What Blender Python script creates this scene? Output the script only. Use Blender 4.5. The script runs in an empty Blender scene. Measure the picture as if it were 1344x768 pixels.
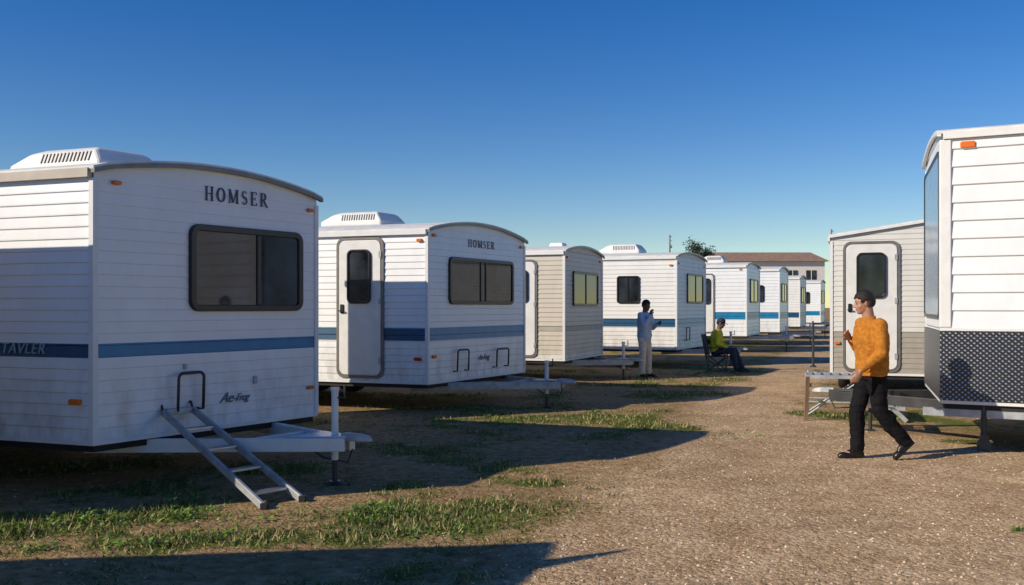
import bpy, math, random
from mathutils import Vector, noise, Matrix
random.seed(7)
scene=bpy.context.scene
COL=scene.collection
Z=Vector((0,0,1))

# ------------------------------------------------------------ materials
def mat(name,col,rough=0.5,metal=0.0,var=0.08,scale=6.0,bump=0.0,bscale=40,stretch=(1,1,1),dirt=None,spec=0.5):
    m=bpy.data.materials.new(name); m.use_nodes=True
    nt=m.node_tree; N=nt.nodes; L=nt.links
    b=N["Principled BSDF"]
    tc=N.new("ShaderNodeTexCoord"); mp=N.new("ShaderNodeMapping"); mp.inputs["Scale"].default_value=stretch
    L.new(tc.outputs["Object"],mp.inputs[0])
    no=N.new("ShaderNodeTexNoise"); no.inputs["Scale"].default_value=scale; no.inputs["Detail"].default_value=6
    L.new(mp.outputs[0],no.inputs["Vector"])
    r=N.new("ShaderNodeValToRGB"); r.color_ramp.elements[0].position=.3; r.color_ramp.elements[1].position=.7
    c=Vector(col); lo=c*(1-var*1.6); hi=c*(1+var*.6)
    r.color_ramp.elements[0].color=(*lo,1); r.color_ramp.elements[1].color=(*[min(x,1) for x in hi],1)
    L.new(no.outputs["Fac"],r.inputs[0])
    out=r.outputs[0]
    if dirt:
        sx=N.new("ShaderNodeSeparateXYZ"); L.new(tc.outputs["Object"],sx.inputs[0])
        mr=N.new("ShaderNodeMapRange"); mr.inputs[1].default_value=.4; mr.inputs[2].default_value=1.2
        mr.inputs[3].default_value=.85; mr.inputs[4].default_value=0.10
        L.new(sx.outputs[2],mr.inputs[0])
        n2=N.new("ShaderNodeTexNoise"); n2.inputs["Scale"].default_value=3; n2.inputs["Detail"].default_value=9; n2.inputs["Roughness"].default_value=.65
        mp2=N.new("ShaderNodeMapping"); mp2.inputs["Scale"].default_value=(1.6,1.6,.7)
        L.new(tc.outputs["Object"],mp2.inputs[0]); L.new(mp2.outputs[0],n2.inputs["Vector"])
        r2=N.new("ShaderNodeValToRGB"); r2.color_ramp.elements[0].position=.42; r2.color_ramp.elements[1].position=.75
        L.new(n2.outputs["Fac"],r2.inputs[0])
        mu=N.new("ShaderNodeMath"); mu.operation='MULTIPLY'; L.new(mr.outputs[0],mu.inputs[0]); L.new(r2.outputs[0],mu.inputs[1])
        mx=N.new("ShaderNodeMix"); mx.data_type='RGBA'; mx.inputs[7].default_value=(*dirt,1)
        L.new(mu.outputs[0],mx.inputs[0]); L.new(out,mx.inputs[6]); out=mx.outputs[2]
    L.new(out,b.inputs["Base Color"])
    b.inputs["Roughness"].default_value=rough; b.inputs["Metallic"].default_value=metal
    b.inputs["Specular IOR Level"].default_value=spec
    if bump>0:
        n3=N.new("ShaderNodeTexNoise"); n3.inputs["Scale"].default_value=bscale; n3.inputs["Detail"].default_value=5
        L.new(tc.outputs["Object"],n3.inputs["Vector"])
        bp=N.new("ShaderNodeBump"); bp.inputs["Strength"].default_value=bump; bp.inputs["Distance"].default_value=.02
        L.new(n3.outputs["Fac"],bp.inputs["Height"]); L.new(bp.outputs[0],b.inputs["Normal"])
    return m
DI=(.33,.29,.23)
M_white=mat("white_siding",(.80,.82,.84),.32,var=.03,scale=2,stretch=(1.2,1.2,.6),dirt=DI,bump=.08,bscale=4)
M_white2=mat("white_siding_aged",(.76,.76,.75),.42,var=.04,scale=2,stretch=(1.2,1.2,.6),dirt=DI,bump=.06,bscale=4)
M_beige=mat("beige_siding",(.55,.50,.42),.45,var=.04,scale=2,stretch=(2,2,.6),dirt=DI)
M_cream=mat("cream_siding",(.68,.67,.63),.45,var=.04,scale=2,stretch=(2,2,.6),dirt=DI)
M_tanlow=mat("tan_band",(.36,.33,.28),.5,var=.08)
M_blue=mat("blue_stripe",(.010,.19,.38),.35,var=.1)
M_navy=mat("navy_stripe",(.008,.07,.16),.35,var=.1)
M_cyan=mat("light_blue_stripe",(.12,.42,.62),.35,var=.1)
M_roof=mat("roof_membrane",(.70,.70,.68),.6,var=.1,dirt=None)
M_trimw=mat("white_trim",(.76,.76,.75),.35,var=.05)
M_trimg=mat("grey_trim",(.20,.19,.18),.4,var=.12,metal=.3)
M_trimt=mat("tan_rail",(.50,.44,.36),.45,var=.1)
M_black=mat("black_frame",(.012,.012,.013),.35,var=.1)
M_under=mat("underbody",(.02,.02,.02),.8,var=.2)
M_alu=mat("aluminium",(.55,.56,.57),.32,metal=.85,var=.1,scale=20)
M_steel=mat("painted_steel",(.42,.44,.46),.45,metal=.2,var=.2,scale=10)
M_dsteel=mat("dark_steel",(.07,.07,.075),.5,metal=.5,var=.2)
M_rubber=mat("rubber",(.02,.02,.02),.8,var=.2)
M_orange=mat("amber_lens",(.75,.16,.01),.25,var=.1)
M_red=mat("red_lens",(.5,.02,.01),.25,var=.1)
M_plast=mat("white_plastic",(.74,.74,.72),.45,var=.06)
M_letter=mat("dark_lettering",(.03,.045,.09),.4,var=.1)
M_script=mat("grey_script_lettering",(.10,.12,.17),.4,var=.1)
M_letterw=mat("pale_lettering",(.30,.40,.50),.4,var=.1)
M_wood=mat("weathered_wood",(.25,.16,.09),.8,var=.3,scale=12,stretch=(1,1,.2))
M_bluepanel=mat("pale_blue_panel",(.34,.46,.58),.22,metal=.3,var=.15)
M_glass=mat("window_glass",(.034,.044,.056),.04,var=.6,scale=2.0,spec=.38)
def diamond():
    m=mat("diamond_plate",(.10,.105,.115),.36,metal=.8,var=.15,scale=8)
    nt=m.node_tree; N=nt.nodes; L=nt.links; b=N["Principled BSDF"]
    tc=N.new("ShaderNodeTexCoord"); mp=N.new("ShaderNodeMapping"); mp.inputs["Rotation"].default_value=(0,math.radians(45),0)
    mp.inputs["Scale"].default_value=(20,.01,20)
    L.new(tc.outputs["Object"],mp.inputs[0])
    bp=N.new("ShaderNodeBump"); bp.inputs["Strength"].default_value=1; bp.inputs["Distance"].default_value=.008; bp.invert=True
    vo=N.new("ShaderNodeTexVoronoi"); vo.inputs["Scale"].default_value=1.3; vo.distance='CHEBYCHEV'; vo.inputs["Randomness"].default_value=.0
    L.new(mp.outputs[0],vo.inputs["Vector"])
    L.new(vo.outputs["Distance"],bp.inputs["Height"]); L.new(bp.outputs[0],b.inputs["Normal"])
    cr=N.new("ShaderNodeValToRGB"); cr.color_ramp.elements[0].position=.12;cr.color_ramp.elements[1].position=.36
    cr.color_ramp.elements[0].color=(.34,.36,.39,1); cr.color_ramp.elements[1].color=(.045,.048,.056,1)
    L.new(vo.outputs["Distance"],cr.inputs[0]); L.new(cr.outputs[0],b.inputs["Base Color"])
    return m
M_diamond=diamond()

# ------------------------------------------------------------ mesh builder
class MB:
    def __init__(s): s.v=[]; s.f=[]; s.m=[]
    def add(s,vs,fs,mi=0):
        o=len(s.v); s.v+= [tuple(x) for x in vs]
        for f in fs: s.f.append(tuple(i+o for i in f)); s.m.append(mi)
    def prism(s,A,B,mi=0):
        n=len(A)
        fs=[tuple(range(n)),tuple(range(2*n-1,n-1,-1))]+[(i,i+n,(i+1)%n+n,(i+1)%n) for i in range(n)]
        s.add(list(A)+list(B),fs,mi)
    def ring(s,O0,I0,O1,I1,mi=0):
        n=len(O0); fs=[]
        for i in range(n):
            j=(i+1)%n
            fs+=[(i,j,j+n,i+n),(i+2*n,i+3*n,j+3*n,j+2*n),(i,i+2*n,j+2*n,j),(i+n,j+n,j+3*n,i+3*n)]
        s.add(list(O0)+list(I0)+list(O1)+list(I1),fs,mi)
    def beam(s,p,q,w,h,mi=0,up=Z):
        p=Vector(p);q=Vector(q);d=(q-p).normalized(); sd=d.cross(up)
        if sd.length<1e-3: sd=Vector((1,0,0))
        sd.normalize(); u=sd.cross(d).normalized()
        c=[sd*w/2+u*h/2,-sd*w/2+u*h/2,-sd*w/2-u*h/2,sd*w/2-u*h/2]
        s.prism([p+x for x in c],[q+x for x in c],mi)
    def tube(s,p,q,r0,r1=None,n=10,mi=0):
        if r1 is None:r1=r0
        p=Vector(p);q=Vector(q);d=(q-p).normalized()
        a=d.orthogonal().normalized(); b=d.cross(a)
        cs=[a*math.cos(t)+b*math.sin(t) for t in [2*math.pi*i/n for i in range(n)]]
        s.prism([p+c*r0 for c in cs],[q+c*r1 for c in cs],mi)
    def ptube(s,pts,r,n=8,mi=0):
        pts=[Vector(p) for p in pts]; rings=[]
        a=None
        for i,p in enumerate(pts):
            d=((pts[min(i+1,len(pts)-1)])-(pts[max(i-1,0)])).normalized()
            if a is None: a=d.orthogonal().normalized()
            a=(a-d*a.dot(d)).normalized(); b=d.cross(a)
            rings.append([p+(a*math.cos(2*math.pi*k/n)+b*math.sin(2*math.pi*k/n))*r for k in range(n)])
        vs=[v for R in rings for v in R]; fs=[]
        for i in range(len(rings)-1):
            for k in range(n):
                k2=(k+1)%n; fs.append((i*n+k,i*n+k2,(i+1)*n+k2,(i+1)*n+k))
        fs.append(tuple(range(n))); fs.append(tuple(range(len(vs)-n,len(vs)))[::-1])
        s.add(vs,fs,mi)
    def lathe(s,c,axis,prof,n=28,mi=0):
        c=Vector(c);d=Vector(axis).normalized();a=d.orthogonal().normalized();b=d.cross(a)
        vs=[];fs=[]
        for r,h in prof:
            for k in range(n):
                t=2*math.pi*k/n; vs.append(c+d*h+(a*math.cos(t)+b*math.sin(t))*r)
        for i in range(len(prof)-1):
            for k in range(n):
                k2=(k+1)%n; fs.append((i*n+k,i*n+k2,(i+1)*n+k2,(i+1)*n+k))
        s.add(vs,fs,mi)
    def blob(s,c,rad,ax=None,nu=16,nv=10,mi=0):
        c=Vector(c); ax=ax or (Vector((1,0,0)),Vector((0,1,0)),Z)
        vs=[];fs=[]
        for i in range(nv+1):
            ph=math.pi*i/nv
            for j in range(nu):
                th=2*math.pi*j/nu
                vs.append(c+ax[0]*rad[0]*math.sin(ph)*math.cos(th)+ax[1]*rad[1]*math.sin(ph)*math.sin(th)+ax[2]*rad[2]*math.cos(ph))
        V=[vs[0]]+vs[nu:nv*nu]+[vs[-1]]
        for j in range(nu):
            j2=(j+1)%nu
            fs.append((0,1+j,1+j2))
            for i in range(nv-2):
                fs.append((1+i*nu+j,1+(i+1)*nu+j,1+(i+1)*nu+j2,1+i*nu+j2))
            e=1+(nv-2)*nu; fs.append((e+j,len(V)-1,e+j2))
        s.add(V,fs,mi)
    def cap(s,p,r0,q,r1,mi=0):
        s.tube(p,q,r0,r1,n=14,mi=mi); s.blob(p,(r0*1.005,)*3,mi=mi); s.blob(q,(r1*1.005,)*3,mi=mi)
    def mesh(s,name,mats,smooth=False,recalc=True):
        import bmesh
        me=bpy.data.meshes.new(name); me.from_pydata(s.v,[],s.f)
        for m in mats: me.materials.append(m)
        me.polygons.foreach_set("material_index",s.m)
        me.polygons.foreach_set("use_smooth",[smooth]*len(s.f))
        if recalc:
            bm=bmesh.new(); bm.from_mesh(me); bmesh.ops.recalc_face_normals(bm,faces=bm.faces); bm.to_mesh(me); bm.free()
        me.update(); return me
    def obj(s,name,mats,parent=None,smooth=False,recalc=True,bevel=0,loc=None,label=None):
        if not isinstance(mats,(list,tuple)): mats=[mats]
        o=bpy.data.objects.new(name,s.mesh(name,mats,smooth,recalc)); COL.objects.link(o)
        if parent: o.parent=parent
        if loc: o.location=loc
        if bevel:
            b=o.modifiers.new("bevel",'BEVEL'); b.width=bevel; b.segments=2; b.limit_method='ANGLE'
        if label:o["label"]=label
        return o
def empty(name,loc,label,category,group=None):
    e=bpy.data.objects.new(name,None); COL.objects.link(e); e.location=loc; e.empty_display_size=.2
    e["label"]=label; e["category"]=category
    if group: e["group"]=group
    return e
def tag(o,label,category,group=None):
    o["label"]=label;o["category"]=category
    if group:o["group"]=group
def rr(s0,s1,z0,z1,r,n=5):
    pts=[]
    for cx,cz,a0 in((s1-r,z1-r,0),(s0+r,z1-r,90),(s0+r,z0+r,180),(s1-r,z0+r,270)):
        for i in range(n+1):
            t=math.radians(a0+90*i/n); pts.append((cx+r*math.cos(t),cz+r*math.sin(t)))
    return pts

# ------------------------------------------------------------ people
def remesh(mb,name,mats,voxel,parent,smooth=4,fold=0,matfn=None,label=None):
    me=mb.mesh(name,mats); o=bpy.data.objects.new(name,me); COL.objects.link(o)
    m=o.modifiers.new("r",'REMESH'); m.mode='VOXEL'; m.voxel_size=voxel; m.use_smooth_shade=True
    if smooth:
        s=o.modifiers.new("s",'SMOOTH'); s.factor=.5; s.iterations=smooth
    bpy.context.view_layer.update()
    dg=bpy.context.evaluated_depsgraph_get()
    me2=bpy.data.meshes.new_from_object(o.evaluated_get(dg)); o.modifiers.clear(); o.data=me2
    me2.materials.clear()
    for x in mats: me2.materials.append(x)
    if fold:
        for v in me2.vertices:
            c=v.co; n=noise.noise(Vector((c.x*9,c.y*9,c.z*16)))+.5*noise.noise(Vector((c.x*22+5,c.y*22,c.z*34)))
            v.co=c+v.normal*n*fold
    for p in me2.polygons:
        p.use_smooth=True; p.material_index=matfn(p.center) if matfn else 0
    me2.name=name; o.parent=parent
    if label:o["label"]=label
    return o
M_skin=mat("skin",(.42,.22,.14),.5,var=.08,scale=20)
M_skind=mat("dark_skin",(.16,.085,.055),.5,var=.08,scale=20)
M_lips=mat("lips",(.32,.12,.09),.45)
M_eye=mat("eye",(.05,.04,.035),.2)
M_hair=mat("dark_hair",(.010,.008,.007),.65,var=.4,scale=60,bump=.5,bscale=120)
M_sweat=mat("orange_knit",(.52,.19,.014),.9,var=.2,scale=25,bump=.4,bscale=220)
M_blackcl=mat("black_trousers_cloth",(.007,.007,.009),.85,var=.2,scale=10,bump=.2,bscale=120,spec=.2)
M_shoe=mat("black_leather",(.012,.011,.011),.35,var=.2)
M_shirtb=mat("light_blue_shirt_cloth",(.38,.50,.66),.85,var=.12,scale=12)
M_khaki=mat("khaki_cloth",(.64,.59,.50),.85,var=.12,scale=12)
M_yellow=mat("yellow_green_cloth",(.50,.50,.02),.85,var=.12,scale=12)
M_jean=mat("dark_denim",(.02,.03,.06),.85,var=.15,scale=14)

def person(base,Fd,J,mats,label,voxel=.008,hat=None,collar=False):
    F=Vector((Fd[0],Fd[1],0)).normalized(); Lf=Vector((-F.y,F.x,0))
    G=lambda p:F*p[0]+Lf*p[1]+Z*p[2]
    root=empty("person",(base[0],base[1],0),label,"person")
    g={k:G(v) for k,v in J.items() if isinstance(v,tuple)}
    skin,top,bot,shoe,hair=mats
    bulk=J.get('bulk',0)
    def torso(mb,grow,lo,hi):
        pts=[('pelvis',.165,.115),('waist',.155,.11),('chest',.18,.125),('upper',.165,.105),('neckb',.075,.07)]
        idx=[i for i in range(len(pts)) if lo<=i<=hi]
        P=[g[pts[i][0]] for i in idx]
        n=16; K=len(idx)-1; out=[]
        for q in range(K*6+1):
            tt=q/6; i=min(int(tt),K-1); f=tt-i; f2=f*f*(3-2*f)
            c=P[i].lerp(P[i+1],f); a=pts[idx[i]]; b=pts[idx[i+1]]
            out.append((c,a[1]+(b[1]-a[1])*f2+grow,a[2]+(b[2]-a[2])*f2+grow,(P[i+1]-P[i]).normalized()))
        vs=[];fs=[]
        for c,rx,ry,d in out:
            S=Lf; Fo=S.cross(d).normalized()
            for k in range(n):
                th=2*math.pi*k/n
                ct,st=math.cos(th),math.sin(th)
                e=.8
                vs.append(c+S*rx*math.copysign(abs(ct)**e,ct)+Fo*ry*math.copysign(abs(st)**e,st))
        m=len(out)
        for i in range(m-1):
            for k in range(n): fs.append((i*n+k,i*n+(k+1)%n,(i+1)*n+(k+1)%n,(i+1)*n+k))
        fs.append(tuple(range(n))[::-1]); fs.append(tuple(range((m-1)*n,m*n)))
        mb.add(vs,fs)
    mb=MB(); torso(mb,-.018,0,4)
    hc=g['head']; hf=G(J['hdir']).normalized(); hl=Z.cross(hf).normalized(); hu=hf.cross(hl).normalized()
    H=lambda f,l,u:hc+hf*f+hl*l+hu*u
    ax=(hf,hl,hu)
    mb.cap(g['neckb']-Z*.03,.064,H(-.025,0,-.06),.058)
    mb.blob(H(-.012,0,.025),(.095,.074,.098),ax,20,14)
    mb.blob(H(.02,0,-.035),(.068,.060,.08),ax,18,12)
    mb.blob(H(.055,0,-.085),(.032,.032,.025),ax)
    mb.blob(H(.066,0,.035),(.022,.05,.014),ax)
    mb.cap(H(.084,0,.015),.009,H(.104,0,-.022),.013); 
    mb.blob(H(.09,.012,-.026),(.011,.009,.008),ax); mb.blob(H(.09,-.012,-.026),(.011,.009,.008),ax)
    mb.blob(H(.081,0,-.052),(.014,.024,.006),ax); mb.blob(H(.079,0,-.062),(.013,.02,.007),ax)
    for s_ in(-1,1):
        mb.blob(H(-.008,s_*.076,-.005),(.019,.009,.032),ax)
        mb.blob(H(.068,s_*.031,.006),(.013,.014,.010),ax)
        mb.blob(H(.045,s_*.04,-.03),(.03,.022,.026),ax)
    for sd in('l','r'):
        sh,el,wr=g['sh_'+sd],g['el_'+sd],g['wr_'+sd]
        mb.cap(sh,.05,el,.038); mb.cap(el,.037,wr,.026)
        hd=G(J['hand_'+sd]).normalized(); inner=(G((0,-1 if sd=='l' else 1,0)))
        inner=(inner-hd*inner.dot(hd)).normalized(); across=hd.cross(inner).normalized()
        if across.dot(F)<0: across=-across
        if abs(across.dot(F))<.35 and across.z<0: across=-across
        a3=(hd,across,inner)
        mb.blob(wr+hd*.052,(.055,.041,.017),a3); mb.cap(wr,.025,wr+hd*.03,.024)
        cv=J.get('curl_'+sd,.5)
        for k,(off_,ln) in enumerate(((.030,.9),(.010,1.0),(-.010,.95),(-.029,.75))):
            b0=wr+hd*(.088-.004*abs(k-1.3))+across*off_
            d1=(hd+inner*cv*.5+across*off_*2).normalized(); d2=(hd+inner*cv*1.3).normalized(); d3=(hd*.6+inner*cv*1.9).normalized()
            p1=b0+d1*.036*ln; p2=p1+d2*.024*ln; p3=p2+d3*.018*ln
            mb.cap(b0-hd*.02,.0095,p1,.009); mb.cap(p1,.009,p2,.0082); mb.cap(p2,.0082,p3,.0072)
        tb=wr+hd*.03+across*.03
        t1=tb+(hd*.7+across*.6+inner*.25).normalized()*.038; t2=t1+(hd*1+across*.15+inner*.35).normalized()*.028
        mb.cap(tb,.013,t1,.0105); mb.cap(t1,.0105,t2,.0085)
        hp,kn,an,to=g['hip_'+sd],g['kn_'+sd],g['an_'+sd],g['toe_'+sd]
        mb.cap(hp,.078,kn,.048); mb.cap(kn,.048,an,.034)
        mb.cap(an-Z*.01,.032,an+(to-an)*.8,.026)
    eyes=[H(.08,s_*.031,.006) for s_ in(-1,1)]; lip=H(.093,0,-.057)
    def mf(c):
        for e in eyes:
            if (c-e).length<.0125: return 1
        if (c-lip).length<.02 and abs((c-lip).dot(hu))<.008: return 2
        return 0
    remesh(mb,"body",[skin,M_eye,M_lips],min(voxel,.0065),root,2,matfn=mf)
    mb=MB(); torso(mb,.004+bulk,0,3)
    u4=g['upper']; nb=g['neckb']
    mb.cap(u4,.095,nb-Z*.035,.07)
    for sd in('l','r'):
        sh,el,wr=g['sh_'+sd],g['el_'+sd],g['wr_'+sd]
        B=bulk*.5
        mb.cap(u4+(sh-u4)*.3-Z*.02,.09,sh-Z*.005,.062+B)
        mb.cap(sh,.062+B,el,.050+B); mb.tube(el,wr-(wr-el)*.03,.050+B,.038,14); mb.blob(el,(.051+B,)*3)
        mb.tube(wr-(wr-el)*.2,wr+(wr-el).normalized()*.005,.041,.036,14)
    hem=J.get('hem',.05)
    d=(g['waist']-g['pelvis']).normalized()
    if not J.get('seated'):
        n=18; A=[];B=[]
        for k in range(n):
            th=2*math.pi*k/n; c_,s_=math.cos(th),math.sin(th)
            A.append(g['pelvis']-Z*hem+Lf*c_*(.176+bulk*.4)+F*s_*(.128+bulk*.4)); B.append(g['pelvis']+Z*.08+Lf*c_*(.168+bulk)+F*s_*(.122+bulk))
        mb.prism(A,B)
    remesh(mb,J.get('topname','sweater'),[top],voxel,root,3,fold=.008)
    if collar:
        mb=MB(); mb.lathe(nb-Z*.005,Z*1.0+F*.15,[(.068,-.03),(.072,.012),(.066,.014),(.062,-.03)],n=20); mb.obj("collar",top,root,smooth=True)
    mb=MB()
    n=18;A=[];B=[]
    pd=d
    for k in range(n):
        th=2*math.pi*k/n; c_,s_=math.cos(th),math.sin(th); Fo=Lf.cross(pd).normalized()
        A.append(g['pelvis']-pd*.09+Lf*c_*.165+Fo*s_*.12); B.append(g['pelvis']+pd*.08+Lf*c_*.155+Fo*s_*.112)
    mb.prism(A,B)
    for sd in('l','r'):
        hp,kn,an=g['hip_'+sd],g['kn_'+sd],g['an_'+sd]
        mb.cap(hp,.103,kn,.078); mb.tube(kn,an+(an-kn).normalized()*.02,.078,.072,14); mb.blob(kn,(.078,)*3)
        mid=kn.lerp(an,.3)-F*.01; mb.blob(mid,(.077,.073,.12))
    remesh(mb,"trousers",[bot],voxel,root,3,fold=.010)
    for sd in('l','r'):
        an,to=g['an_'+sd],g['toe_'+sd]; kn=g['kn_'+sd]
        fd=(to-an); heel=g.get('heel_'+sd) or Vector((an.x,an.y,max(.03,an.z-.06)))-Vector((fd.x,fd.y,0)).normalized()*.045
        mb=MB(); l=(to-heel).normalized(); sd_=Lf; up=sd_.cross(l); 
        if up.z<0: up=-up
        mb.blob(heel+up*.018+l*.035,(.05,.035,.035),(l,sd_,up)); mb.blob(heel.lerp(to,.45)+up*.028,(.085,.036,.04),(l,sd_,up)); mb.blob(to+up*.012-l*.035,(.065,.043,.028),(l,sd_,up))
        mb.cap(heel+up*.03+l*.045,.036,an,.04)
        S0=[heel+l*x+sd_*y for x,y in((-.01,-.03),(-.01,.03),(.1,.03),(.2,.042),(.27,.025),(.27,-.025),(.2,-.042),(.1,-.03))]
        mb.prism([p-up*.022 for p in S0],[p+up*.004 for p in S0])
        remesh(mb,"shoe",[shoe],voxel,root,2)
    mb=MB(); nu,nv=36,24
    vs=[];
    for i in range(nv+1):
        ph=math.pi*i/nv
        for j in range(nu):
            th=2*math.pi*j/nu
            f_,l_,u_=math.sin(ph)*math.cos(th),math.sin(ph)*math.sin(th),math.cos(ph)
            k=1.0+.05*noise.noise(Vector((f_*7,l_*7,u_*7)))
            vs.append((f_*.110*k,l_*.088*k,u_*.116*k))
    fs=[]
    for i in range(nv):
        for j in range(nu):
            ids=(i*nu+j,(i+1)*nu+j,(i+1)*nu+(j+1)%nu,i*nu+(j+1)%nu)
            c=[sum(vs[q][x] for q in ids)/4 for x in range(3)]
            lim=.04+.01*math.sin(c[1]*60) if c[0]>.05 else (-.01 if c[0]>.0 else -.075)
            if -.03<c[0]<.02 and abs(c[1])>.06: lim=.004
            if c[2]>lim: fs.append(ids)
    mb.add([H(-.014+v[0],v[1],.026+v[2]) for v in vs],fs)
    me=mb.mesh("hair",[hair],True,False)
    o=bpy.data.objects.new("hair",me); COL.objects.link(o); o.parent=root
    sm=o.modifiers.new("sol",'SOLIDIFY'); sm.thickness=.016; sm.offset=-1
    if hat:
        mb=MB(); mb.lathe(H(-.012,0,.055),hu,[(.001,.09),(.05,.083),(.088,.055),(.103,.01),(.105,-.015),(.098,-.018)],n=24)
        P1=[H(.07,-.06,.035),H(.15,-.045,.03),H(.165,0,.028),H(.15,.045,.03),H(.07,.06,.035)]
        mb.prism(P1,[p+hu*.008 for p in P1]); mb.obj("cap",hat,root,smooth=True)
    return root
man=dict(pelvis=(0,0,.93),waist=(.0,0,1.06),chest=(.015,0,1.27),upper=(.02,0,1.40),neckb=(.035,0,1.49),bulk=.034,
 head=(.085,-.01,1.64),hdir=(1,-.28,-.16),
 sh_l=(.015,.195,1.41),el_l=(.03,.27,1.13),wr_l=(.23,.22,.95),hand_l=(.55,-.05,-1),curl_l=.6,
 sh_r=(.015,-.195,1.41),el_r=(.0,-.27,1.15),wr_r=(.16,-.17,1.26),hand_r=(.6,.3,.6),curl_r=.9,
 hip_r=(.02,-.08,.88),kn_r=(.13,-.08,.50),an_r=(.12,-.08,.10),toe_r=(.30,-.09,.03),heel_r=(.06,-.08,.035),
 hip_l=(-.01,.08,.88),kn_l=(-.05,.08,.50),an_l=(-.33,.08,.19),toe_l=(-.22,.08,.035),heel_l=(-.40,.08,.19))
person((3.78,10.0),(-.98,-.10),man,(M_skin,M_sweat,M_blackcl,M_shoe,M_hair),"man in orange sweater and black trousers walking on gravel",voxel=.009,collar=True)
st=dict(pelvis=(0,0,.93),waist=(.0,0,1.06),chest=(.01,0,1.27),upper=(.01,0,1.40),neckb=(.02,0,1.48),bulk=.025,
 head=(.05,0,1.63),hdir=(1,-.1,-.15),hem=.12,topname="shirt",
 sh_l=(.02,.19,1.41),el_l=(.06,.25,1.13),wr_l=(.27,.14,1.22),hand_l=(1,-.2,.4),curl_l=.8,
 sh_r=(.02,-.19,1.41),el_r=(.14,-.23,1.18),wr_r=(.22,-.1,1.42),hand_r=(.2,.2,1),curl_r=.9,
 hip_r=(0,-.09,.88),kn_r=(.03,-.11,.50),an_r=(0,-.12,.09),toe_r=(.15,-.15,.03),
 hip_l=(0,.09,.88),kn_l=(.04,.11,.50),an_l=(.02,.13,.09),toe_l=(.17,.16,.03))
person((3.02,21.7),(.75,-.66),st,(M_skind,M_shirtb,M_khaki,M_shoe,M_hair),"person in light blue shirt and khaki trousers standing, hand raised",voxel=.011,collar=True)
se=dict(pelvis=(0,0,.50),waist=(-.01,0,.64),chest=(.02,0,.84),upper=(.05,0,.97),neckb=(.08,0,1.05),bulk=.025,
 head=(.13,0,1.19),hdir=(1,0,-.35),seated=True,topname="shirt",
 sh_l=(.06,.19,.98),el_l=(.08,.24,.70),wr_l=(.30,.14,.60),hand_l=(1,-.3,-.1),curl_l=.7,
 sh_r=(.06,-.19,.98),el_r=(.08,-.24,.70),wr_r=(.30,-.10,.60),hand_r=(1,.3,-.1),curl_r=.7,
 hip_r=(.02,-.09,.50),kn_r=(.42,-.13,.53),an_r=(.52,-.12,.10),toe_r=(.68,-.14,.03),
 hip_l=(.02,.09,.50),kn_l=(.44,.13,.53),an_l=(.62,.12,.10),toe_l=(.78,.13,.03))
SB=(5.05,23.6); SF=(.93,-.36)
person(SB,SF,se,(M_skind,M_yellow,M_jean,M_shoe,M_hair),"person in yellow-green top and dark trousers sitting on camp chair",voxel=.011,hat=M_jean)
def chair():
    F=Vector((SF[0],SF[1],0)).normalized(); Lf=Vector((-F.y,F.x,0)); P=lambda f,l,z:F*f+Lf*l+Z*z
    r=empty("camp_chair",(SB[0],SB[1],0),"dark folding camp chair with fabric seat on grass","chair")
    mb=MB()
    for s_ in(-1,1):
        y=.28*s_
        mb.tube(P(-.2,y,0),P(.25,y,.36),.012); mb.tube(P(.25,y,0),P(-.2,y,.36),.012)
        mb.tube(P(-.2,y,.36),P(-.3,y,.95),.012); mb.tube(P(.25,y,.36),P(.25,y,.6),.012); mb.tube(P(-.24,y,.6),P(.25,y,.6),.014)
    for x in(-.2,.25): mb.tube(P(x,-.28,0),P(x,.28,.36),.011); mb.tube(P(x,.28,0),P(x,-.28,.36),.011)
    mb.obj("chair_frame",M_dsteel,r)
    mb=MB(); mb.prism([P(-.2,-.27,.36),P(.26,-.27,.38),P(.26,.27,.38),P(-.2,.27,.36)],[P(-.2,-.27,.385),P(.26,-.27,.405),P(.26,.27,.405),P(-.2,.27,.385)]); mb.obj("seat",M_jean,r)
    mb=MB(); mb.prism([P(-.2,-.27,.4),P(-.2,.27,.4),P(-.3,.27,.92),P(-.3,-.27,.92)],[P(-.22,-.27,.4),P(-.22,.27,.4),P(-.32,.27,.92),P(-.32,-.27,.92)]); mb.obj("backrest",M_jean,r)
chair()

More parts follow.
